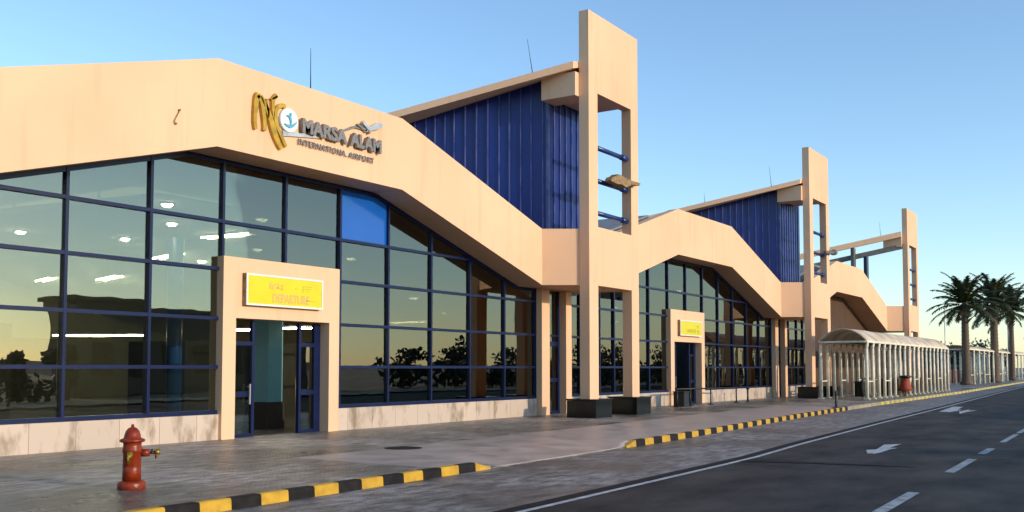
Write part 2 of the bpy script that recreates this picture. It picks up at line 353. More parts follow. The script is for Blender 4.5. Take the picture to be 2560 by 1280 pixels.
# drainage channel across the lane, broken tar
b = B(); pts = []
random.seed(3)
N = 26
for i in range(N+1):
    t = i/N; y = 7.0-t*3.2; x = 19.25+t*.35+.03*random.uniform(-1, 1)*1.5; pts.append((x-.30*(1-t)**1.1-.02, y))
for i in range(N, -1, -1):
    t = i/N; y = 7.0-t*3.2; x = 19.25+t*.35+.03*random.uniform(-1, 1); pts.append((x+.26*(1-t)**1.3+.02, y))
for k in range(N):
    a, c = pts[k], pts[k+1]; d, e = pts[2*N+1-k], pts[2*N-k]
    b.faces.new([b.verts.new((*p, RZ+.004)) for p in (a, d, e, c)])
tag(obj('tar_patch', b, M['black']), 'ragged black tarred trench patch running across the asphalt lane', 'road patch')

# sidewalk with dropped ramp between the first and second kerb
def walkz(x, y):
    s = max(0, min(1, (x-14.2)/1.3))*max(0, min(1, (21.3-x)/1.3)); s = s*s*(3-2*s)
    t = max(0, min(1, (yk(x)+1.9-y)/1.7)); return -.125*s*t
xs = [-30+i for i in range(40)] + [10+i*.25 for i in range(60)] + [25+i*1.0 for i in range(60)] + [85+i*8 for i in range(28)]
ts = [0, .02, .05, .09, .13, .17, .21, .25, .4, .6, .8, 1]
b = B(); grid = []
for x in xs:
    y0 = yk(x)+.13 if not (14.95 < x < 20.65) else yk(x)+.01
    y1 = 18.9 if x < 110 else 22.0
    grid.append([b.verts.new((x, y0+(y1-y0)*t, walkz(x, y0+(y1-y0)*t))) for t in ts])
for i in range(len(xs)-1):
    for j in range(len(ts)-1):
        f = b.faces.new((grid[i][j], grid[i+1][j], grid[i+1][j+1], grid[i][j+1])); f.smooth = True
        cx = (xs[i]+xs[i+1])/2; cy = sum(v.co.y for v in f.verts)/4
        if 13.4 < cx < 44 and j < 8: f.material_index = 1
    lo = [b.verts.new((grid[k][0].co.x, grid[k][0].co.y, RZ-.02)) for k in (i, i+1)]
    b.faces.new((lo[0], lo[1], grid[i+1][0], grid[i][0]))
struct('sidewalk', b, [M['walk'], M['ramp']])
# kerbs
def kerb(x0, x1, n, mats, first=0, taper_end=False, taper_start=False):
    b = B(); L = (x1-x0)/n
    for i in range(n):
        a, c = x0+i*L+.004, x0+(i+1)*L-.004
        pts = []
        ha = hc = .012
        if taper_end and i == n-1: hc = RZ+.03
        if taper_start and i == 0: ha = RZ+.03
        y0a, y0c = yk(a), yk(c); w = .15
        prof = lambda y0, h: [(y0, RZ-.03), (y0+.012, h-.02), (y0+.03, h), (y0+w, h), (y0+w, RZ-.03)]
        A = [b.verts.new((a, *p)) for p in prof(y0a, ha)]; C_ = [b.verts.new((c, *p)) for p in prof(y0c, hc)]
        fs = [b.faces.new(A), b.faces.new(list(reversed(C_)))]
        for k in range(5): fs.append(b.faces.new((A[k], C_[k], C_[(k+1) % 5], A[(k+1) % 5])))
        for f in fs: f.material_index = (i+first) % 2
    return struct('kerb', b, mats)
kerb(15.0-.512*34, 15.0, 34, [M['black'], M['yellow']], 0, taper_end=True)
kerb(20.6, 44.1, 46, [M['yellow'], M['black']], 0, taper_start=True)
kerb(44.1, 51.1, 7, [M['kerbw'], M['kerbw']])
kerb(51.1, 73.1, 36, [M['yellow2'], M['kerbw']])
kerb(73.1, 181.1, 108, [M['kerbw'], M['yellow2']])
# manhole
b = B(); lathe(b, [(.40, -.02), (.40, .006), (.37, .009), (.36, .006), (.02, .006)], (16.4, 13.5, 0), 32)
for i in range(-4, 5): bx(b, 16.4-.28, 16.4+.28, 13.5+i*.065-.012, 13.5+i*.065+.012, .006, .011)
tag(obj('manhole_cover', b, M['black']), 'round dark iron manhole cover in the pavement before the ramp', 'manhole')

# ------------------------------------------------------------------ the terminal
P = 25.69
XL0, XA, XB, XE = 7.4, 14.95, 21.5, 29.05      # gable feet and shoulders of one hall
ZT, ZE, BT, BE = 8.75, 6.50, 6.72, 4.55        # fascia: top and bottom at shoulder and foot
YF, YG = 17.79, 18.84                          # face of the fascia, face of the glass
term = thing('airport_terminal', 'peach airport terminal with three gabled glass halls, blue sheet wings and tall frame towers', 'airport terminal', (XE, YG, 0))
def part(name, bm, mats, parent=None):
    o = obj(name, bm, mats)
    o.parent = parent or term
    if not parent: o.matrix_parent_inverse = Matrix.Translation(term.location).inverted()
    return o
def sub(name, bm, mats, p): 
    o = obj(name, bm, mats); o.parent = p; return o
def fascia_poly(k):
    d = k*P
    return [(XL0+d, BE), (XA+d, BT), (XB+d, BT), (XE+d, BE), (XE+d, ZE), (XB+d, ZT), (XA+d, ZT), (XL0+d, ZE)]
def top_of(x):
    u = (x-XL0) % P
    if u < XA-XL0: return BE+(BT-BE)*u/(XA-XL0)
    if u < XB-XL0: return BT
    if u < XE-XL0: return BT-(BT-BE)*(u-(XB-XL0))/(XE-XB)
    return BE
for k in range(3):
    d = k*P
    # fascia with its deep soffit: front beam
    b = B(); prism(b, fascia_poly(k), YF, YF+.42); fa = part('fascia', b, M['plaster'])
    b = B(); prism(b, [(x, z+.012) for x, z in fascia_poly(k)[:4]]+[(XE+d, BE+.35), (XB+d, BT+.35), (XA+d, BT+.35), (XL0+d, BE+.35)], YF+.42, YG+.4)
    part('soffit', b, M['plaster'])
    # roof prism behind the fascia (slightly lower)
    b = B(); prism(b, [(XL0+d+.02, BE+.40), (XA+d, BT+.40), (XB+d, BT+.40), (XE+d-.02, BE+.40), (XE+d-.02, ZE-.15), (XB+d, ZT-.15), (XA+d, ZT-.15), (XL0+d+.02, ZE-.15)], YG+.42, 44 if k < 2 else 23)
    part('hall_roof', b, M['roofg'])
    # link block between two halls
    b = B(); slab(b, [(XE+d, YF), (29.75+d, 16.70), (33.5+d, 16.70), (XL0+P+d, YF), (XL0+P+d, YG+.3), (XE+d, YG+.3)], BE-.003, ZE-.002)
    part('link_block', b, M['plaster'])
# glass walls --------------------------------------------------------
ROWS = [.60, 1.72, 2.88, 4.07, 5.22, 9.0]
PORT = (15.90, 19.88, 4.37)
PJ = (16.30, 19.50, 2.90); YP = 18.62
def clip(poly, f):
    out = []
    for i in range(len(poly)):
        a, c = poly[i], poly[(i+1) % len(poly)]; fa, fc = f(*a), f(*c)
        if fa >= 0: out.append(a)
        if fa*fc < 0: t = fa/(fa-fc); out.append((a[0]+(c[0]-a[0])*t, a[1]+(c[1]-a[1])*t))
    return out
def wallsec(name, xs, d, hall, label=None, rows=ROWS, opening=None, panel=None, seed=1):
    """mullion frame (part) + one pane per cell (sub-parts)"""
    random.seed(seed)
    fb = B(); w = .035
    zs = rows[:-1]
    for i, x in enumerate(xs):
        z0 = rows[0]
        if opening and opening[0]+.05 < x-d < opening[1]-.05: z0 = opening[2]
        zt = top_of(x)
        bx(fb, x-w, x+w, YG-.07, YG+.10, z0, zt)
    x0, x1 = xs[0], xs[-1]
    for j, z in enumerate(zs):
        hh = .055 if j == 0 else .040
        # where the roof line cuts the rail
        segs = []
        for a, c in zip(xs, xs[1:]):
            mid = (a+c)/2-d
            if opening and opening[0] < mid < opening[1] and z < opening[2]-.1: continue
            aa, cc = a+w, c-w
            n = 30; ok = [aa+(cc-aa)*i/n for i in range(n+1) if top_of(aa+(cc-aa)*i/n) > z+.05]
            if ok: bx(fb, min(ok), max(ok), YG-.065, YG+.095, z-(.0 if j == 0 else hh), z+hh+(.04 if j == 0 else 0))
    # head rail following the soffit
    n = 60
    for i in range(n):
        a = x0+(x1-x0)*i/n; c = x0+(x1-x0)*(i+1)/n
        v = [fb.verts.new((x, y, z)) for (x, y, z) in ((a, YG-.055, top_of(a)-.10), (c, YG-.055, top_of(c)-.10), (c, YG-.055, top_of(c)+.005), (a, YG-.055, top_of(a)+.005),
             (a, YG+.09, top_of(a)-.10), (c, YG+.09, top_of(c)-.10), (c, YG+.09, top_of(c)+.005), (a, YG+.09, top_of(a)+.005))]
        for f in ((0, 1, 2, 3), (7, 6, 5, 4), (0, 4, 5, 1), (3, 2, 6, 7)): fb.faces.new([v[k] for k in f])
        if i == 0: fb.faces.new([v[k] for k in (0, 3, 7, 4)])
        if i == n-1: fb.faces.new([v[k] for k in (1, 5, 6, 2)])
    fr = part(name, fb, M['frame'])
    for a, c in zip(xs, xs[1:]):
        for j in range(len(rows)-1):
            z0, z1 = rows[j], rows[j+1]; mid = (a+c)/2-d
            if opening and opening[0] < mid < opening[1] and z1 <= opening[2]: continue
            if opening and opening[0] < mid < opening[1] and z0 < opening[2]: z0 = opening[2]
            poly = [(a+.03, z0+.03), (c-.03, z0+.03), (c-.03, z1-.03), (a+.03, z1-.03)]
            for xx in (a, c): pass
            # clip with the roof lines of this hall
            for (p, q) in (((XL0+d, BE), (XA+d, BT)), ((XA+d, BT), (XB+d, BT)), ((XB+d, BT), (XE+d, BE))):
                if hall: poly = clip(poly, lambda x, z: (p[1]-.05+(q[1]-p[1])*(x-p[0])/(q[0]-p[0]))-z) if poly else poly
            if not hall: poly = clip(poly, lambda x, z: BE-.05-z)
            if len(poly) < 3: continue
            cxm = sum(p_[0] for p_ in poly)/len(poly); czm = sum(p_[1] for p_ in poly)/len(poly)
            pb = B(); prism(pb, [(x-cxm, z-czm) for x, z in poly], -.004, .004)
            isp = panel and abs(cxm-panel[0]) < .9 and z0 > panel[1]
            o = obj('spandrel_panel' if isp else 'glass_pane', pb, M['panel'] if isp else M['glass'], fr)
            o.location = (cxm, YG+.012, czm)
            o.rotation_euler = (random.gauss(0, .0025), 0, random.gauss(0, .0035))
            if isp: o['label'] = 'bright blue opaque panel'
    return fr
m_, xm = 2.035, 11.94
wallsec('curtain_wall', [7.87, 9.905]+[xm+i*m_ for i in range(9)]+[30.22], 0, True, opening=(PORT[0]+.15, PORT[1]+.15, PORT[2]), panel=(21.1, 5.0), seed=2)
wallsec('curtain_wall', [32.42, 33.5, 35.1, 36.35, 37.63], 0, False, seed=3)
wallsec('curtain_wall', [xm+P+i*m_ for i in range(9)]+[30.22+P], P, True, opening=(PORT[0]+.15, PORT[1]+.15, PORT[2]), seed=4)
wallsec('curtain_wall', [32.42+P, 33.5+P, 35.1+P, 36.35+P, 37.63+P], P, False, seed=5)
for k in range(2):
    d = k*P
    # stone base
    for a, c in (((-1.5 if k == 0 else 37.63-P), PORT[0]), (PORT[1], 30.22), (32.42, 37.63)):
        b = B(); bx(b, a+d+.002, c+d-.002, YG-.12, YG+.22, -.02, .598); part('stone_base', b, M['stone'])
    # portal frame
    b = B(); yp = YP
    bx(b, PORT[0]+d, PJ[0]+d, yp, YG+.2, -.02, PJ[2]); bx(b, PJ[1]+d, PORT[1]+d, yp, YG+.2, -.02, PJ[2]); bx(b, PORT[0]+d, PORT[1]+d, yp, YG+.2, PJ[2], PORT[2])
    bmesh.ops.remove_doubles(b, verts=b.verts, dist=.0005)
    part('entrance_portal', b, M['plaster'])
    # door frames inside the portal
    yd = YG+.15
    for vs, (a, c) in ((((16.37, .06), (17.15, .045)), (16.43, 17.105)), (((18.75, .04), (19.38, .11)), (18.79, 19.27))):
        b = B()
        for x, w in vs: bx(b, x+d-w, x+d+w, yd-.05, yd+.05, 0, 2.87)
        for z, h_ in ((1.05, .06), (2.30, .05), (.04, .04)): bx(b, a+d, c+d, yd-.045, yd+.045, z-h_, z+h_)
        dr = part('entrance_door', b, M['frame'])
        b = B(); bx(b, a+d+.003, c+d-.003, yd-.006, yd+.006, .09, 2.25); sub('glass_pane', b, M['glass'], dr)
        if a < 17:
            b = B(); bx(b, 16.98+d, 17.02+d, yd-.12, yd-.09, .8, 1.3); bx(b, 16.98+d, 17.02+d, yd-.09, yd-.04, .85, .88); bx(b, 16.98+d, 17.02+d, yd-.09, yd-.04, 1.22, 1.25); sub('handle', b, M['metal'], dr)
    # side door between two posts
    for a, c in ((30.26, 30.80), (31.99, 32.40)):
        b = B(); bx(b, a+d, c+d, YG-.30, YG+.2, -.02, BE-.005); part('door_post', b, M['plaster'])
    b = B(); ys = YG+.02; a, c = 30.83+d, 31.96+d
    for x in (a+.045, c-.075): bx(b, x-.045, x+.06, ys-.05, ys+.05, 0, BE-.01)
    for z, h_ in ((.06, .055), (1.25, .07), (2.58, .09), (2.88, .035)): bx(b, a+.11, c-.125, ys-.045, ys+.045, z-h_, z+h_)
    sdr = part('side_door', b, M['frame'])
    for z0, z1 in ((.12, 1.18), (1.33, 2.49), (2.67, 2.85), (2.92, BE-.02)):
        b = B(); bx(b, a+.10, c-.11, ys-.004, ys+.004, z0, z1); sub('glass_pane', b, M['glass'], sdr)
# third hall is an open porch with a brown back wall
b = B(); d = 2*P; prism(b, [(XL0+d, -.02), (XE+d+4, -.02), (XE+d+4, BE), (XE+d, BE), (XB+d, BT), (XA+d, BT), (XL0+d, BE)], YG+.3, YG+.6)
part('porch_wall', b, M['brown'])
# towers ---------------------------------------------------------------
TX0, TX1, TY0, TY1, TZ = 29.72, 33.55, 16.30, 16.68, 14.14
for k in range(3):
    d = k*P; b = B()
    xi0, xi1 = 30.36, 32.96
    # one slab with an upper opening and a lower opening
    bx(b, TX0+d, xi0+d, TY0, TY1, .64, TZ); bx(b, xi1+d, TX1+d, TY0, TY1, .64, TZ)
    bx(b, xi0+d, xi1+d, TY0+.0, TY1, 11.32, TZ-.0); bx(b, xi0+d, xi1+d, TY0, TY1, 4.55, 6.60)
    bmesh.ops.remove_doubles(b, verts=b.verts, dist=.0005)
    tw = part('frame_tower', b, M['plaster'])
    for z in (9.48, 8.30, 7.15):
        b = B(); zz = z-.01
        tube(b, (xi0+d-.05, TY0+.2, zz), (xi1+d-.02, TY0+.2, zz), .085, seg=16)
        tube(b, (xi1+d-.42, TY0+.2, zz), (xi1+d-.01, TY0+.2, zz), .105, seg=16)
        sub('cross_pipe', b, M['pipe'], tw)
    for x0, x1 in ((29.46, 30.62), (32.56, 33.74)):
        b = B(); bx(b, x0+d, x1+d, 15.93, 17.06, -.01, .58, bev=.008); bx(b, x0+d-.03, x1+d+.03, 15.90, 17.09, .585, .64, bev=.01)
        sub('granite_plinth', b, M['granite'], tw)
    # head beam joining tower and wing
    b = B(); bx(b, 29.45+d, 30.36+d, TY1+.003, 18.05, 11.12, 11.95); bx(b, 30.36+d, 32.7+d, TY1+.003, 18.05, 11.322, 11.95); bmesh.ops.remove_doubles(b, verts=b.verts, dist=.0005); part('head_beam', b, M['plaster'])
# high wings with splayed roofs -----------------------------------------
def rl(t, k, dx=0, dz=0): return (29.38+P*k-.3536*t+dx, 16.6+t, 12.3-.219*t+dz)
for k in range(3):
    d = k*P
    if k < 2:
        L = 26; b = B()
        # roof slab: front edge straight against the tower, left edge runs back along rl
        A = [rl(.1, k), rl(L, k)]
        def P3(*a): return b.verts.new(a)
        lo = [P3(*rl(.1, k, 0, -.25)), P3(*rl(L, k, 0, -.25)), P3(*rl(L, k, 1.2, .12)), P3(*rl(L, k, 4.6, .12)), P3(*rl(.1, k, 4.4, .12)), P3(*rl(.1, k, 1.2, .12))]
        hi = [P3(v.co.x, v.co.y, v.co.z+.25 if i in (0, 1) else v.co.z+.13) for i, v in enumerate(lo)]
        b.faces.new(list(lo)); b.faces.new(list(reversed(hi)))
        for i in range(6): j = (i+1) % 6; b.faces.new((lo[i], hi[i], hi[j], lo[j]))
        bmesh.ops.triangulate(b, faces=[f for f in b.faces if len(f.verts) > 4])
        part('wing_roof', b, M['plaster'])
        # sheet wall : side + front
        b = B()
        def sp(t, off=0, z=0): return (29.95+d-.3536*t-off, 18.1+t, 12.05-.219*t+z)
        n = 1; zb = 6.3
        q = [P_ for P_ in (sp(0), sp(24))]
        v = [b.verts.new(c) for c in ((q[0][0], q[0][1], zb), (q[1][0], q[1][1], zb), (q[1][0], q[1][1], q[1][2]), q[0],
             (33.7+d, 18.1, zb), (33.7+d-.3536*24+0, 42.1, zb), (33.7+d-.3536*24, 42.1, q[1][2]+.1), (33.7+d, 18.1, 12.05))]
        for f in ((0, 1, 2, 3), (0, 3, 7, 4), (4, 7, 6, 5), (1, 5, 6, 2), (3, 2, 6, 7), (0, 4, 5, 1)): b.faces.new([v[i] for i in f])
        wl = part('wing_wall', b, M['blue'])
        # standing seams
        b = B(); t = .16; random.seed(5+k)
        while t < 23:
            x, y, z = sp(t, .0)
            w = .020
            vv = []
            for (tt, o_) in ((t-w, -.004), (t+w, -.004), (t+w, .045), (t-w, .045)):
                X_, Y_, Z_ = sp(tt, o_); vv.append((X_, Y_-o_*.35, Z_-.02))
            lo_ = [b.verts.new((a_, c_, zb)) for a_, c_, _ in vv]; up = [b.verts.new(p_) for p_ in vv]
            for i in range(4): b.faces.new((lo_[i], lo_[(i+1) % 4], up[(i+1) % 4], up[i]))
            b.faces.new(up)
            t += random.choice((.33, .36, .40))
        sub('standing_seam', b, M['seam'], wl); b = B()
        for i in range(1, 9):
            bx(b, 29.95+d+i*.42-.02, 29.95+d+i*.42+.02, 18.06, 18.105, 6.45, 11.95)
        bx(b, 29.90+d, 30.0+d, 18.04, 18.14, 6.45, 12.03)
        sub('standing_seam', b, M['seam'], wl)
    else:
        # bare frame: two sloping beams on posts
        b = B()
        def beam(p, q, w, h_, mi=0):
            p, q = Vector(p), Vector(q); s = (q-p).normalized().cross(Vector((0, 0, 1))).normalized()*w/2
            v = [b.verts.new(tuple(c)) for c in (p-s, p+s, p+s+Vector((0, 0, h_)), p-s+Vector((0, 0, h_)), q-s, q+s, q+s+Vector((0, 0, h_)), q-s+Vector((0, 0, h_)))]
            for f in ((3, 2, 1, 0), (4, 5, 6, 7), (0, 1, 5, 4), (2, 3, 7, 6), (1, 2, 6, 5), (0, 4, 7, 3)): b.faces.new([v[i] for i in f])
        beam(rl(.1, k, 0, -.42), rl(12, k, 0, -.42), .35, .42); part('wing_roof_beam', b, M['plaster'])
        b = B(); beam(rl(.1, k, .45, -1.30), rl(12, k, .45, -1.30), .40, .38); part('lower_beam', b, M['grey'])
        for t, top in ((3.5, -.42), (2.6, -1.31)):
            b = B(); x, y, z = rl(t, k); bx(b, x-.05, x+.55, y-.12, y+.12, ZE-.5, z+top); part('wing_post', b, M['grey'] if t > 3 else M['frame'])
# interior ----------------------------------------------------------------
b = B(); bx(b, -2, 66, YG+.24, 44, -.10, .01); part('interior_floor', b, M['floor'])
b = B(); bx(b, -2, 66, 42.0, 42.3, 0, 7); part('back_wall', b, M['iwall'])
for x in (-2.2, 66.0):
    b = B(); bx(b, x, x+.2, YG+.65, 42, 0, 7); part('end_wall', b, M['idark'])
for k in range(2):
    d = k*P; b = B()
    zc = [(XL0+d, 4.1), (15.5+d, 6.02), (21.9+d, 6.02), (XE+d, 4.1)]
    prism(b, [(XL0+d, 4.1), (15.5+d, 6.02), (21.9+d, 6.02), (XE+d, 4.1), (XE+d, 4.9), (XB+d, BT+.2), (XA+d, BT+.2), (XL0+d, 4.9)], 20.6, 42)
    part('ceiling', b, M['ceil'])
    b = B(); bx(b, XE+d, XL0+P+d, YG+.4, 42, 4.56, 4.8); part('ceiling', b, M['ceil'])
    # dark shop fronts and counters deep in the hall
    for x0, x1, y, z in ((9.5, 15.0, 26, 2.9), (16.5, 18.2, 29, 2.6), (21.5, 26.5, 27, 2.6), (31, 35, 28, 2.8)):
        b = B(); bx(b, x0+d, x1+d, y, y+3, 0.011, z); part('partition', b, M['idark'])
    for x, y, r_, m in ((16.85, 21.6, .20, 'bcol'), (20.6, 22.4, .22, 'bcol'), (30.7, 21.6, .34, 'bcol'), (12.6, 24, .25, 'iwall'), (24.5, 23, .25, 'iwall'), (27.6, 24.5, .25, 'teal')):
        b = B(); tube(b, (x+d, y, .02), (x+d, y, 5.1), r_, seg=20); part('column', b, M[m])
    b = B(); bx(b, 19.28+d, 19.82+d, 20.7, 21.25, .75, 3.9); bx(b, 19.23+d, 19.87+d, 20.65, 21.3, .01, .75, 1)
    part('column', b, [M['teal'], M['dark']])
# lamps in the halls
lamp_n = 0
def lamp(x, y, z, ang, L=1.25):
    b = B(); bx(b, -L/2, L/2, -.20, .20, 0, .05)
    for s in (-1, 1): bx(b, -L/2+.04, L/2-.04, s*.14-.03, s*.14+.03, -.035, -.001, 1)
    o = obj('fluorescent_lamp', b, [M['white'], M['tube']], loc=(x, y, z)); o.rotation_euler = (0, 0, ang); return o
spots = [(21.49, 25.0, 5.95, 2.2, 'twin-tube fluorescent lamp glowing on the hall ceiling just above the left entrance'),
         (22.8, 29.7, 5.70, 2.4, 'twin-tube fluorescent lamp glowing behind the glass left of the left entrance, high up'),
         (24.26, 35.2, 5.30, 2.4, 'twin-tube fluorescent lamp glowing two panes left of the left entrance'),
         (23.9, 39.0, 5.40, 2.0, 'twin-tube fluorescent lamp glowing near the left photo edge'),
         (28.57, 23.3, 3.40, 1.9, 'low twin-tube fluorescent lamp glowing behind the glass right of the left entrance'),
         (45.6, 29.7, 3.0, 1.6, 'low fluorescent lamp glowing behind the last panes before the nearest tower'),
         (17.2, 25.4, 2.64, 2.6, 'long low fluorescent lamp glowing behind the lower panes left of the left entrance'),
         (19.54, 21.8, 2.80, 1.3, 'ceiling lamp glowing inside the left entrance, left of the teal column'),
         (20.6, 21.0, 2.86, 1.1, 'ceiling lamp glowing inside the left entrance, right of the teal column')]
for (x, y, z, L_, lb), ang_ in zip(spots, (92, 73, 73, 73, 90, 60, 120, 90, 90)):
    tag(lamp(x, y, z, R(ang_), L_), lb, 'ceiling lamp', 'fluorescent lamps inside the hall')
dl = None
DS = [(16.63, 21.71), (18.97, 24.53), (20.35, 28.7), (23.58, 28.79), (23.04, 25.3), (19.84, 21.63), (24.37, 22.32), (28.63, 25.34), (28.33, 22.85), (21, 34), (50.46, 38.24), (48.4, 21.2), (50.57, 25.89), (53.05, 27.29), (34.5, 23.5), (17.5, 30)]
for i, (x, y) in enumerate(DS):
    u = ((x-XL0) % P)+XL0
    z = (4.1+1.92*(u-XL0)/(15.5-XL0)) if u < 15.5 else (6.02 if u < 21.9 else 6.02-1.92*(u-21.9)/(XE-21.9)) if u < XE else 4.56
    if dl is None:
        b = B(); lathe(b, [(.20, 0), (.20, -.03), (.15, -.035), (.14, -.06), (.09, -.10), (.01, -.11)], seg=16)
        for f in b.faces: f.material_index = 1 if f.calc_center_median().z < -.036 else 0
        dl = obj('downlight', b, [M['white'], M['down']]); o = dl
    else: o = copy_tree(dl)
    o.location = (x, y, z-.004); tag(o, 'small round downlight glowing in a hall ceiling behind the glass', 'downlight', 'downlights in the hall ceilings')

# ------------------------------------------------------------------ lettering on the first fascia
sg = thing('airport_sign', 'raised gold emblem and grey MARSA ALAM airport lettering with small silver plane on the fascia', 'sign', (18.2, YF, 7.3))
def spart(name, bm, m):
    o = obj(name, bm, m, sg); o.matrix_parent_inverse = Matrix.Translation(sg.location).inverted(); return o
b = fit_text(text_bm('MARSA', .5, .09, .024, 1.0), 17.47, 19.10, 7.53, 7.90, YF-.10); spart('lettering', b, M['steel'])
b = fit_text(text_bm('ALAM', .5, .09, .024, 1.0), 19.20, 20.45, 7.53, 7.90, YF-.10); spart('lettering', b, M['steel'])
b = fit_text(text_bm('INTERNATIONA.', .2, .03, .003, 1.15), 17.42, 19.17, 7.225, 7.38, YF-.05); spart('lettering', b, M['steel'])
b = fit_text(text_bm('AIRPORT', .2, .03, .003, 1.15), 19.25, 20.24, 7.225, 7.38, YF-.05); spart('lettering', b, M['steel'])
def px2fac(x, y, yp=YF-.08):
    r = (x-1280)/F; u = -(y-640-144.97)/F
    fw = math.cos(PI_)-u*math.sin(PI_); up = math.sin(PI_)+u*math.cos(PI_)
    dx = fw*math.cos(TH)+r*math.sin(TH); dy = fw*math.sin(TH)-r*math.cos(TH); t = yp/dy
    return dx*t, 1.7+up*t
def stroke(pts, w, depth=.09, yb=YF):
    """brush stroke on the wall: centre line given in facade metres, widths per point"""
    b = B(); n = len(pts); Lf, Rt = [], []
    for i, (x, z) in enumerate(pts):
        a = Vector(pts[max(0, i-1)]); c = Vector(pts[min(n-1, i+1)]); dd = (c-a).normalized(); nn = Vector((-dd.y, dd.x))*(w[i] if isinstance(w, (list, tuple)) else w)/2
        Lf.append((x+nn.x, z+nn.y)); Rt.append((x-nn.x, z-nn.y))
    for i in range(n-1):
        v = [b.verts.new((p[0], yb-dd_, p[1])) for dd_ in (depth, .0) for p in (Lf[i], Lf[i+1], Rt[i+1], Rt[i])]
        for f in ((0, 1, 2, 3), (7, 6, 5, 4), (0, 4, 5, 1), (3, 2, 6, 7)): b.faces.new([v[k] for k in f])
        if i == 0: b.faces.new([v[k] for k in (0, 3, 7, 4)])
        if i == n-2: b.faces.new([v[k] for k in (1, 5, 6, 2)])
    bmesh.ops.remove_doubles(b, verts=b.verts, dist=.0008)
    return b
# emblem: hand-brushed N-like strokes, traced then built at wall size
def curve(pts, n=6):
    out = []
    for i in range(len(pts)-1):
        p0 = Vector(pts[max(0, i-1)]); p1 = Vector(pts[i]); p2 = Vector(pts[i+1]); p3 = Vector(pts[min(len(pts)-1, i+2)])
        for k in range(n):
            t = k/n; out.append(tuple(.5*((2*p1)+(-p0+p2)*t+(2*p0-5*p1+4*p2-p3)*t*t+(-p0+3*p1-3*p2+p3)*t**3)))
    out.append(tuple(pts[-1])); return out
px = lambda L: [px2fac(600+x/5.12, 200+y/5.12) for x, y in L]
def taper(n, a, m, c):
    return [a+(m-a)*min(1, 2*i/(n-1)) if i <= (n-1)/2 else m+(c-m)*(2*i/(n-1)-1) for i in range(n)]
for pts, (a, m_w, c) in (
    ([(205, 625), (195, 500), (205, 330), (218, 220), (240, 185)], (.09, .13, .15)),
    ([(235, 190), (280, 280), (305, 430), (318, 560), (315, 645)], (.14, .11, .10)),
    ([(275, 200), (340, 350), (400, 520), (450, 690), (495, 810), (535, 880)], (.08, .17, .10)),
    ([(345, 240), (350, 330), (365, 420), (360, 480)], (.05, .08, .03)),
    ([(470, 195), (430, 250), (425, 340), (430, 480)], (.11, .10, .05)),
    ([(585, 340), (530, 325), (475, 370), (455, 450), (475, 580), (530, 720), (590, 855)], (.09, .12, .08)),
    ([(395, 240), (430, 235), (480, 205)], (.03, .05, .05))):
    c_ = curve(px(pts)); spart('emblem_stroke', stroke(c_, taper(len(c_), a, m_w, c)), M['gold'])
b = B(); c0 = px2fac(723, 301)
tube(b, (c0[0], YF-.09, c0[1]), (c0[0], YF+.0, c0[1]), .29, seg=40); spart('emblem_disc', b, M['glob'])
c_ = curve(px([(560, 560), (610, 590), (660, 590), (715, 545)])); spart('emblem_figure', stroke(c_, taper(len(c_), .02, .09, .02), .03, YF-.09), M['globb'])
c_ = curve(px([(640, 580), (640, 520), (622, 470), (590, 455)])); spart('emblem_figure', stroke(c_, taper(len(c_), .03, .07, .03), .03, YF-.092), M['globb'])
c_ = curve(px([(625, 480), (640, 450), (635, 425)])); spart('emblem_figure', stroke(c_, .05, .03, YF-.094), M['globb'])
c_ = curve(px([(560, 680), (640, 685), (760, 700), (900, 720), (1030, 740)])); spart('swoosh', stroke(c_, taper(len(c_), .14, .10, .03), .06), M['silver'])
c_ = curve(px([(1300, 660), (1400, 625), (1480, 600), (1560, 625)])); spart('swoosh', stroke(c_, taper(len(c_), .04, .07, .03), .06), M['steel'])
# little aeroplane
c_ = curve(px([(1600, 655), (1680, 620), (1760, 590), (1822, 575)])); spart('aeroplane', stroke(c_, [.06, .07, .08, .09, .10, .11, .12, .13, .14, .15, .16, .16, .17, .17, .16, .15, .13, .10, .05][:len(c_)], .10), M['silver'])
c_ = curve(px([(1660, 640), (1610, 590), (1565, 535)])); spart('aeroplane_wing', stroke(c_, taper(len(c_), .11, .10, .08), .12), M['silver'])
c_ = curve(px([(1620, 650), (1560, 610), (1505, 570)])); spart('aeroplane_wing', stroke(c_, taper(len(c_), .07, .06, .05), .10), M['steel'])
c_ = curve(px([(1640, 640), (1655, 690)])); spart('aeroplane_wing', stroke(c_, .06, .11), M['steel'])
# bare wire hanging from the fascia
b = B(); wp = [px2fac(x, y, YF-.03) for x, y in ((449, 275), (446, 283), (441, 292), (437, 300), (436, 305), (440, 309))]
for p, q in zip(wp, wp[1:]): tube(b, (p[0], YF-.035, p[1]), (q[0], YF-.035, q[1]), .010, seg=6)
for p in (wp[0], wp[-1]): tube(b, (p[0], YF-.055, p[1]), (p[0], YF, p[1]), .022, seg=8)
tag(obj('wall_wire', b, M['tan']), 'short loose rusty wire on the bare peach fascia left of the lettering', 'wire')

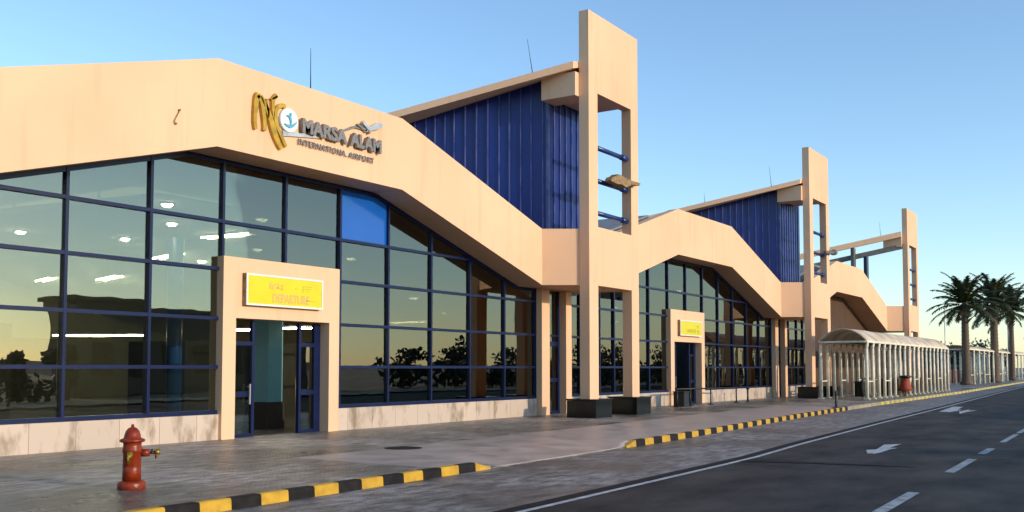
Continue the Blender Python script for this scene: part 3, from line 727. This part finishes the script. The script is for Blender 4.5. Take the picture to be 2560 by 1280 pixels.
# departure signs
def dep_sign(k, label, second=False):
    d = k*P; t = thing('departure_sign', label, 'sign', (17.5+d, YP, 3.6), 'yellow departure signs over the entrances')
    inv = Matrix.Translation(t.location).inverted()
    def sp_(n, b, m): o = obj(n, b, m, t); o.matrix_parent_inverse = inv; return o
    x0, x1, z0, z1 = (16.48, 19.10, 3.22, 4.00) if not second else (16.66, 19.2, 3.18, 3.91)
    x0 += d; x1 += d; y0 = YP-.14
    b = B(); w = .05
    bx(b, x0, x1, y0+.012, YP-.002, z0, z1, 1); 
    bx(b, x0, x1, y0-.012, y0+.012, z0, z0+w); bx(b, x0, x1, y0-.012, y0+.012, z1-w, z1)
    bx(b, x0, x0+w, y0-.012, y0+.012, z0+w, z1-w); bx(b, x1-w, x1, y0-.012, y0+.012, z0+w, z1-w)
    sp_('sign_frame', b, [M['white'], M['tan']])
    b = B(); bx(b, x0+w+.002, x1-w-.002, y0-.003, y0+.010, z0+w+.002, z1-w-.002); sp_('sign_panel', b, M['signy'])
    yt = y0-.006
    if not second:
        b = fit_text(text_bm('DEPARTURE', .3, .004, .010, 1.0), x0+.85, x0+2.12, z0+.10, z0+.33, yt); sp_('lettering', b, M['signt'])
        # faded Arabic line above: joined strokes and dots
        b = B()
        for s, (sx, sz, w_, h_) in enumerate(((.74, .44, .05, .16), (.82, .42, .05, .12), (.94, .45, .10, .04), (.94, .56, .03, .03), (1.01, .47, .04, .10), (1.08, .43, .09, .04), (1.15, .45, .04, .12), (.87, .53, .06, .035), (1.10, .52, .03, .03))):
            bx(b, x0+sx, x0+sx+w_, yt-.002, yt+.002, z0+sz, z0+sz+h_)
        sp_('lettering', b, M['signt'])
        b = B()
        for a, c, e, g in ((1.88, 1.90, .42, .58), (1.90, 2.20, .56, .575), (1.92, 2.2, .50, .515), (1.98, 2.10, .45, .46), (1.98, 2.36, .20, .21), (1.60, 1.68, .48, .50)): bx(b, x0+a, x0+c, yt-.002, yt+.002, z0+e, z0+g)
        sp_('pictogram', b, M['signl'])
    else:
        b = fit_text(text_bm('DEPARTURE', .3, .004, .003, 1.0), x0+.80, x0+1.80, z0+.16, z0+.33, yt); sp_('lettering', b, M['signl'])
        b = B()
        for a, c, e, g in ((1.95, 2.0, .15, .30), (2.05, 2.1, .18, .32), (2.14, 2.2, .15, .30), (1.92, 2.3, .11, .13), (1.95, 2.15, .45, .52), (2.05, 2.12, .38, .45)): bx(b, x0+a, x0+c, yt-.002, yt+.002, z0+e, z0+g)
        sp_('pictogram', b, M['signl'])
dep_sign(0, 'large yellow DEPARTURE sign in a white frame over the nearest entrance')
dep_sign(1, 'smaller looking yellow DEPARTURE sign over the farther entrance, behind the first tower', True)

# lightning rods
def rod(p, q, label):
    b = B(); L = (Vector(q)-Vector(p)); tube(b, (0, 0, 0), tuple(L), .015, .006, seg=8); lathe(b, [(.05, -.02), (.05, .04), (.02, .06)], seg=10)
    tag(obj('lightning_rod', b, M['rod'], loc=p), label, 'lightning rod', 'lightning rods on the roofs')
rod((18.03, 17.95, 8.74), (18.02, 17.95, 9.85), 'upright thin rod on the first fascia, above the airport lettering')
def onroof(t, k): x, y, z = rl(t, k, .1, -.02); return (x, y, z)
p = onroof(1.5, 0); rod(p, (p[0]-.35, p[1], p[2]+1.15), 'leaning thin rod on the nearest blue wing beside the tallest tower')
p = onroof(1.6, 1); rod(p, (p[0]-.35, p[1], p[2]+1.15), 'leaning thin rod on the second blue wing close to its tower')
p = onroof(5.1, 1); rod(p, (p[0]-.10, p[1], p[2]+.55), 'shorter leaning rod midway down the second wing roof')
p = onroof(1.5, 2); rod(p, (p[0]-.45, p[1], p[2]+1.1), 'leaning thin rod on the bare beam of the third wing')
# ragged plates in the tower openings
b = B(); pts = [px2fac(x, y, 16.1) for x, y in ((1522, 452), (1527, 443), (1534, 441), (1540, 436), (1549, 438), (1555, 443), (1575, 452), (1597, 459), (1594, 465), (1578, 462), (1560, 469), (1552, 462), (1538, 460))]
prism(b, pts, 16.02, 16.28); bmesh.ops.triangulate(b, faces=[f for f in b.faces if len(f.verts) > 4])
tag(obj('torn_metal_plate', b, M['tan']), 'ragged tan metal plate jutting across the right post of the nearest tower', 'metal plate')
b = B(); tube(b, (57.6, 16.12, 8.35), (59.3, 16.12, 8.52), .10, .13, seg=14); tube(b, (59.3, 16.12, 8.52), (59.75, 16.12, 8.57), .17, .17, seg=14)
tag(obj('pipe_stub', b, M['grey']), 'dark stub of pipe sticking out beyond the second tower', 'pipe')

# ------------------------------------------------------------------ hydrant
hy = thing('fire_hydrant', 'old red fire hydrant with a domed cap standing on the wet pavement at left', 'fire hydrant', (8.80, 12.15, 0))
b = B(); lathe(b, [(.185, 0), (.19, .015), (.192, .085), (.18, .105), (.15, .118), (.128, .12)]); obj('base_flange', b, M['red'], hy)
b = B(); lathe(b, [(.126, .118), (.124, .30), (.121, .305), (.124, .312), (.120, .50), (.131, .51), (.134, .55), (.128, .58), (.122, .60), (.122, .655), (.128, .66)]); obj('barrel', b, M['red'], hy)
b = B(); lathe(b, [(.15, .655), (.168, .665), (.170, .69), (.155, .70), (.118, .712), (.108, .76), (.092, .81), (.060, .85), (.028, .865), (.022, .868), (.022, .90), (.012, .905)]); obj('cap', b, M['red'], hy)
b = B(); tube(b, (.10, -.05, .50), (.20, -.12, .50), .055, seg=16); obj('nozzle', b, M['red'], hy)
b = B(); tube(b, (.19, -.115, .50), (.255, -.16, .50), .022, seg=10); tube(b, (.225, -.14, .50), (.225, -.14, .55), .014, seg=8); obj('valve_stem', b, M['dark'], hy)
b = B(); tube(b, (.255, -.16, .505), (.31, -.19, .51), .036, .042, seg=14); tube(b, (.28, -.175, .49), (.265, -.165, .41), .026, .006, seg=10, mi=1); obj('valve_cap', b, [M['brass'], M['red']], hy)
b = B()
for i, (a, z0, z1) in enumerate(((-2.62, .34, .52), (-2.50, .37, .53), (-2.38, .40, .53), (-2.26, .43, .52))):
    x, y = .128*math.cos(a), .128*math.sin(a); tube(b, (x, y, z0), (x*1.02, y*1.02, z1), .012, .016, seg=8)
b2 = .128; 
for a in (-2.5, -2.3): tube(b, (b2*math.cos(a), b2*math.sin(a), .50), (1.12*b2*math.cos(a), 1.12*b2*math.sin(a), .50), .022, seg=10)
obj('brass_fitting', b, M['brass'], hy)

# ------------------------------------------------------------------ bollard, barrier
bo = thing('bollard', 'single black bollard at the end of the striped kerb', 'bollard', (42.8, 11.6, 0))
b = B(); lathe(b, [(.10, -.02), (.10, .03), (.055, .05), (.05, .60), (.055, .62), (.055, .70), (.03, .73)], seg=14); obj('post', b, M['dark'], bo)
b = B(); bx(b, -.16, .16, -.16, .16, -.03, .02); obj('foot', b, M['dark'], bo)
br = thing('queue_barrier', 'low black tubular barrier standing in front of the farther entrance', 'barrier', (43.3, 17.5, 0))
b = B(); tube(b, (-3.7, 0, .78), (3.5, 0, .72), .035, seg=8); obj('rail', b, M['dark'], br)
for x in (-3.6, -2.2, .2, 3.5):
    b = B(); tube(b, (x, 0, 0), (x, 0, .76), .035, seg=8); lathe(b, [(.15, 0), (.15, .03), (.04, .05)], (x, 0, 0), 12); obj('leg', b, M['dark'], br)
b = B(); bx(b, 40.2, 40.75, 17.4, 17.9, 0, .62, bev=.02); bx(b, 40.17, 40.78, 17.37, 17.93, .62, .67, bev=.01); tag(obj('litter_bin', b, M['dark']), 'black square litter bin beside the farther entrance, left end of the barrier', 'litter bin')
b = B(); tube(b, (48.4, 17.5, 0), (48.4, 17.5, .62), .045, seg=10); lathe(b, [(.11, 0), (.11, .03), (.05, .05)], (48.4, 17.5, 0), 12); lathe(b, [(.05, .60), (.09, .64), (.09, .68), (.04, .69)], (48.4, 17.5, 0), 12)
tag(obj('rope_post', b, M['dark']), 'short dark post before the stone base right of the queue barrier', 'post')

# ------------------------------------------------------------------ canopies
def canopy(x0, x1, y0, y1, ze, zr, n, label, group, dense=True):
    t = thing('walkway_canopy', label, 'canopy', (x0, (y0+y1)/2, 0), group); inv = Matrix.Translation(t.location).inverted()
    def cp(nm, b, m): o = obj(nm, b, m, t); o.matrix_parent_inverse = inv; return o
    b = B(); N = 10; L = x1-x0; K = 24; gr = []
    for j in range(K+1):
        x = x0+L*j/K; row = []
        for i in range(N+1):
            u = i/N; y = y0+(y1-y0)*u; z = ze+(zr-ze)*math.sin(math.pi*u)**.8+.03*noise.noise((x*.6, y, 3)); row.append((x, y, z))
        gr.append(row)
    up = [[b.verts.new(p) for p in r_] for r_ in gr]; lo = [[b.verts.new((p[0], p[1], p[2]-.05)) for p in r_] for r_ in gr]
    for j in range(K):
        for i in range(N):
            f = b.faces.new((up[j][i], up[j+1][i], up[j+1][i+1], up[j][i+1])); f.smooth = True
            f = b.faces.new((lo[j][i], lo[j][i+1], lo[j+1][i+1], lo[j+1][i])); f.smooth = True
        for i in (0, N): b.faces.new((up[j][i], up[j+1][i], lo[j+1][i], lo[j][i]))
    for j in (0, K):
        for i in range(N): b.faces.new((up[j][i], up[j][i+1], lo[j][i+1], lo[j][i]))
    cp('canopy_roof', b, M['canopy'])
    b = B()
    for y in (y0, y1): bx(b, x0, x1, y-.05, y+.05, ze-.14, ze-.03)
    for x in (x0, x1): bx(b, x-.05, x+.05, y0+.05, y1-.05, ze-.14, ze-.04)
    cp('eaves_beam', b, M['cream'])
    random.seed(int(x0)); 
    for i in range(n):
        x = x0+.15+(L-.3)*i/(n-1)
        for y in (y0+.02, y1-.02):
            b = B(); w = .095 if dense else .12; o_ = random.uniform(-.05, .05)
            tube(b, (x, y, 0), (x+o_*.3, y, ze-.45), w, w*.9, seg=10); tube(b, (x+o_*.3, y, ze-.47), (x+.22+o_, y, ze-.12), w*.85, w*.8, seg=10)
            bx(b, x-.14, x+.14, y-.14, y+.14, 0, .05)
            cp('post', b, M['cream'])
    b = B()
    for i in range(0, n-1, 3):
        xa = x0+.15+(L-.3)*i/(n-1); xb = x0+.15+(L-.3)*(i+1)/(n-1)
        bx(b, xa, xb, y0, y0+.04, .93, .99); bx(b, xa, xb, y1-.04, y1, .93, .99)
    cp('handrail', b, M['cream'])
    return t
canopy(54.9, 79.3, 13.25, 15.75, 3.20, 3.85, 19, 'nearest long pale arched canopy on closely set cream posts before the third tower', 'arched walkway canopies')
canopy(108, 133, 16.2, 18.6, 3.65, 4.0, 8, 'second pale canopy between the two palm trunks', 'arched walkway canopies', False)
canopy(138, 175, 17.2, 19.6, 3.75, 4.1, 10, 'farthest pale canopy, right of the second palm at the photo edge', 'arched walkway canopies', False)
# crowd-control rails, stanchions and skirted stand under the first canopy
b = B(); bx(b, 59, 74, 14.5, 14.56, 1.02, 1.10); 
for x in (59.2, 62, 65, 68, 71, 73.8): tube(b, (x, 14.53, 0), (x, 14.53, 1.05), .05, seg=8)
tag(obj('dark_rail', b, M['dark']), 'long dark waist-high rail running beneath the nearest canopy', 'rail')
st = thing('skirted_stand', 'small stand with a flared red skirt beneath the nearest canopy', 'stand', (63.0, 12.95, 0))
b = B(); lathe(b, [(.42, .32), (.34, .55), (.24, .95), (.20, 1.05)], seg=14); obj('skirt', b, M['cloth'], st)
b = B(); tube(b, (0, 0, 0), (0, 0, 1.06), .06, seg=10); lathe(b, [(.16, 0), (.16, .04), (.06, .06)], seg=12); obj('post', b, M['tan'], st)
b = B(); lathe(b, [(.10, 1.03), (.32, 1.12), (.34, 1.22), (.10, 1.24)], seg=14); obj('top', b, M['dark'], st)
for i, (x, y, w, h_, m, lb) in enumerate(((60.5, 15.0, .5, .85, 'granite', 'dark square planter box under the near end of the canopy'), (66.5, 14.9, .6, 1.0, 'dark', 'black cabinet standing on the paving midway under the canopy'), (77.0, 14.6, .5, .95, 'cloth', 'red box at the far end under the nearest canopy'), (71.0, 15.0, .7, .9, 'idark', 'dark brown box behind the canopy posts'))):
    b = B(); bx(b, x-w/2, x+w/2, y-w/2, y+w/2, 0, h_, bev=.02); bx(b, x-w/2-.03, x+w/2+.03, y-w/2-.03, y+w/2+.03, h_, h_+.05, bev=.01)
    tag(obj('storage_box', b, M[m]), lb, 'box')
# ------------------------------------------------------------------ palms
def palm(x, y, h, r, spread, seed, label, nf=46):
    random.seed(seed); t = thing('palm_tree', label, 'palm tree', (x, y, 0), 'date palms beyond the terminal')
    b = B(); prof = []; n = 40
    for i in range(n+1):
        u = i/n; rr = r*(1.15-.35*u)+(.10*r if i % 2 else 0)
        if u < .05: rr *= 1.35
        if u > .86: rr *= 1+2.2*(u-.86)*3
        prof.append((rr, h*u))
    prof.append((r*.4, h+.35)); lathe(b, prof, seg=14); obj('trunk', b, M['trunk'], t)
    b = B()
    for k in range(nf):
        az = 2.39996*k+random.uniform(-.2, .2); e0 = R(88-112*(k/nf)**1.15)+random.uniform(-.08, .08); L = spread*random.uniform(.85, 1.08)*(1 if k > 5 else .85)
        p = Vector((0, 0, h+.15)); e = e0; seg = 16; pts = [p.copy()]
        dirh = Vector((math.cos(az), math.sin(az), 0))
        for i in range(seg):
            u = i/seg; e -= (.020+.085*u*u+.03*u)*(1.0 if e0 > .9 else .95); p = p+(dirh*math.cos(e)+Vector((0, 0, math.sin(e))))*L/seg; pts.append(p.copy())
        side = Vector((-dirh.y, dirh.x, 0))
        for i in range(seg):
            a, c = pts[i], pts[i+1]; w = .05*(1-i/seg)+.012
            q = [b.verts.new(tuple(v)) for v in (a-side*w, a+side*w, c+side*w*.9, c-side*w*.9)]; b.faces.new(q)
            dd = (c-a).normalized(); up = side.cross(dd)
            if i < 2: continue
            for s in (-1, 1):
                for j in range(3):
                    o = a.lerp(c, j/3+random.uniform(0, .2)); u = (i+j/3)/seg
                    ll = (.85*math.sin(math.pi*min(1, .12+u*.86))**.6+.1)*spread*.19*random.uniform(.8, 1.15)
                    tip = o+side*s*ll*.72+dd*ll*.62-Vector((0, 0, 1))*ll*random.uniform(.12, .5)+up*random.uniform(-.1, .1)*ll
                    wv = dd*.075*spread/3.5
                    b.faces.new([b.verts.new(tuple(v)) for v in (o-wv, o+wv, tip)])
    obj('crown', b, M['leaf'], t, fix=False)
    b = B()
    for k in range(22):
        az = random.uniform(0, 6.28); z = h-.3-random.random()*1.6; rr = r*1.1
        tube(b, (rr*.8*math.cos(az), rr*.8*math.sin(az), z), (rr*2.0*math.cos(az), rr*2.0*math.sin(az), z+.45), .09, .03, seg=5)
    obj('old_frond_base', b, M['trunk'], t)
palm(108, 16.4, 7.9, .36, 3.9, 3, 'left palm of three, its dark crown clear against the sky')
palm(127, 16.2, 8.9, .42, 4.4, 8, 'middle palm with the tallest crown at the right edge')
palm(150, 17.0, 9.2, .32, 4.6, 12, 'rearmost palm behind the middle one, mostly hidden')
# tall thin poles
for x, y, h, r_, lb in ((121, 20.5, 8.4, .07, 'thin bare pole rising behind the far end of the nearest canopy'), (158, 18.3, 13.2, .16, 'pale floodlight pole between the palms at the right edge')):
    b = B(); tube(b, (x, y, 0), (x, y, h), r_, r_*.5, seg=10); bx(b, x-.5, x+.3, y-.06, y+.06, h-.05, h+.08)
    tag(obj('lamp_pole', b, M['metal']), lb, 'pole')
# ------------------------------------------------------------------ trees and backdrop
def leafcloud(b, c, rad, n, s, rnd):
    for _ in range(n):
        v = Vector((rnd.gauss(0, 1), rnd.gauss(0, 1), rnd.gauss(0, 1))); v = v.normalized()*(rnd.random()**.45)
        p = Vector(c)+Vector((v.x*rad[0], v.y*rad[1], v.z*rad[2]))
        a = Vector((rnd.gauss(0, 1), rnd.gauss(0, 1), rnd.gauss(0, 1))).normalized(); q = a.orthogonal().normalized(); ss = s*rnd.uniform(.6, 1.4)
        b.faces.new([b.verts.new(tuple(w)) for w in (p+a*ss, p+q*ss*.55, p-a*ss*.8, p-q*ss*.55)])
def tree(x, y, h, w, seed, label, name='broadleaf_tree', group='trees beyond the terminal', z0=-.1, s=.22, n=900):
    rnd = random.Random(seed); t = thing(name, label, 'tree', (x, y, z0), group)
    b = B(); tube(b, (0, 0, 0), (.1, 0, h*.55), w*.05, w*.03, seg=8)
    for k in range(5):
        a = rnd.uniform(0, 6.28); tube(b, (.05, 0, h*.35), (math.cos(a)*w*.3, math.sin(a)*w*.3, h*.7), w*.02, w*.008, seg=6)
    obj('trunk', b, M['trunk'], t)
    b = B()
    for k in range(9):
        a = rnd.uniform(0, 6.28); rr = rnd.uniform(.0, .36)*w; zz = h*rnd.uniform(.26, .84)
        leafcloud(b, (rr*math.cos(a), rr*math.sin(a), zz), (w*.24, w*.24, h*.15), n//9, s, rnd)
    obj('crown', b, M['leaf2'], t, fix=False)
names = ['first bushy dark tree right of the third tower', 'second dark tree behind the far end of the nearest canopy', 'dark tree just left of the left palm trunk', 'low dark tree behind the second canopy near its left end', 'dark tree behind the middle of the second canopy', 'taller dark tree left of the middle palm trunk', 'dark tree right of the middle palm trunk', 'dark tree behind the farthest canopy', 'small dark tree at the right photo edge']
for i, (x, y, h, w) in enumerate(((104, 21.5, 5.0, 5), (112, 22.5, 6.0, 6), (125, 23, 7.0, 7), (140, 25, 6.0, 8), (152, 25.5, 6.5, 8), (165, 26, 8.2, 9), (185, 27, 7.4, 9), (205, 28, 7.5, 10), (228, 29, 7, 10))):
    tree(x, y, h*.8, w, 40+i, names[i], s=.28)
b = B(); bx(b, 100, 128, 20.0, 20.15, 0, 1.5)
for x in range(100, 129, 2): bx(b, x-.06, x+.06, 19.92, 20.0, 0, 1.65)
tag(obj('hoarding', b, M['redf']), 'low dark red hoarding behind the nearest canopy and the left palm', 'fence')
b = B(); bx(b, 216, 260, 19.0, 22, -.1, 7.2); bx(b, 215.6, 260.4, 18.7, 22.3, 7.2, 7.6)
hb = thing('stone_building', 'far grey-brown flat-roofed building at the right photo edge', 'building', (235, 30, 0)); o = obj('wall', b, M['bwall'], hb); o.matrix_parent_inverse = Matrix.Translation(hb.location).inverted()
for i in range(6):
    b = B(); bx(b, 218+i*7, 220.5+i*7, 18.92, 19.02, 3.2, 5.2); o = obj('window', b, M['dark'], hb); o.matrix_parent_inverse = Matrix.Translation(hb.location).inverted()
# across the road (mirrored in the glass)
ob = thing('opposite_building', 'long low brown building across the road, mirrored in the glass left of the entrance', 'building', (51, -30, 0)); inv = Matrix.Translation(ob.location).inverted()
b = B(); bx(b, 40.7, 63, -28.5, -25, -.1, 6.6); o = obj('wall', b, M['bwall'], ob); o.matrix_parent_inverse = inv
b = B(); bx(b, 40.4, 63.3, -28.8, -24.7, 6.6, 6.95); o = obj('roof_slab', b, M['bwall'], ob); o.matrix_parent_inverse = inv
for i in range(7):
    b = B(); bx(b, 42+i*3, 43.8+i*3, -25.02, -24.96, 1.2, 3.6); o = obj('window', b, M['dark'], ob); o.matrix_parent_inverse = inv
for i, (x, y, h, w) in enumerate(((24.5, -9.5, 3.8, 2.0), (27.5, -10.5, 3.0, 1.8), (31, -11, 3.4, 2.0), (72, -22, 4.6, 5), (86, -26, 5.4, 6), (104, -30, 5.2, 7), (122, -28, 5.6, 7), (140, -34, 6.2, 8), (165, -36, 6.6, 9), (200, -40, 8, 11), (240, -45, 9, 13), (95, -18, 3.2, 4), (130, -22, 4.2, 5))):
    tree(x, y, h, w, 70+i, ['slender dark shrub tree across the road, mirrored at far left', 'smaller shrub tree across the road beside the slender one', 'third shrub tree across the road, right of the smaller one', 'first tree past the opposite building', 'second tree past the opposite building', 'third tree past the opposite building', 'fourth tree past the opposite building', 'fifth tree past the opposite building', 'sixth tree past the opposite building', 'seventh tree past the opposite building', 'farthest large tree across the road', 'low tree before the second tree across the road', 'low tree before the fourth tree across the road'][i], group='trees across the road', n=600)
lp = thing('street_lamp', 'double-armed street lamp across the road, mirrored in the glass near the entrance', 'street lamp', (46.5, -13, 0))
b = B(); tube(b, (0, 0, 0), (0, 0, 6.6), .09, .05, seg=10); obj('pole', b, M['metal'], lp)
for s in (-1, 1):
    b = B(); tube(b, (0, 0, 6.5), (s*1.1, 0, 6.95), .035, seg=8); obj('arm', b, M['metal'], lp)
    b = B(); bx(b, s*1.05-.28, s*1.05+.28, -.11, .11, 6.88, 6.98, bev=.02); obj('lamp_head', b, M['grey'], lp)
rnd = random.Random(5); b = B()
for i in range(170):
    x = 66+i*1.1; leafcloud(b, (x, -19-.03*i+rnd.uniform(-1, 1), .7+rnd.uniform(0, .5)), (1.3, 1.2, 1.0+rnd.uniform(0, 1.2)), 42, .34, rnd)
for i in range(40):
    x = 8+i*.75; leafcloud(b, (x, -22+rnd.uniform(-1, 1), .5), (1.0, 1.0, .8+rnd.uniform(0, .5)), 34, .28, rnd)
sh = obj('roadside_scrub', b, M['leaf2'], fix=False); sh['kind'] = 'stuff'; sh['label'] = 'low dark scrub along the far side of the road, mirrored in the glass'; sh['category'] = 'scrub'
# low hills on the horizon
def hills(cx, cy, rx, ry, H, seed):
    b = B(); n = 60; g = []
    for i in range(n+1):
        r_ = []
        for j in range(13):
            x = cx-rx+2*rx*i/n; y = cy-ry+2*ry*j/12; e = max(0, 1-abs(2*j/12-1)**2)*max(0, 1-abs(2*i/n-1)**4)
            z = H*e*(.45+.75*abs(noise.noise((x*.006, y*.004, seed)))+.2*noise.noise((x*.03, y*.02, seed)))-1.5
            r_.append(b.verts.new((x, y, z)))
        g.append(r_)
    for i in range(n):
        for j in range(12): f = b.faces.new((g[i][j], g[i+1][j], g[i+1][j+1], g[i][j+1])); f.smooth = True
    struct('hills', b, M['hill'])
hills(600, -700, 900, 160, 15, 2)
hills(1500, 160, 300, 160, 4, 9)
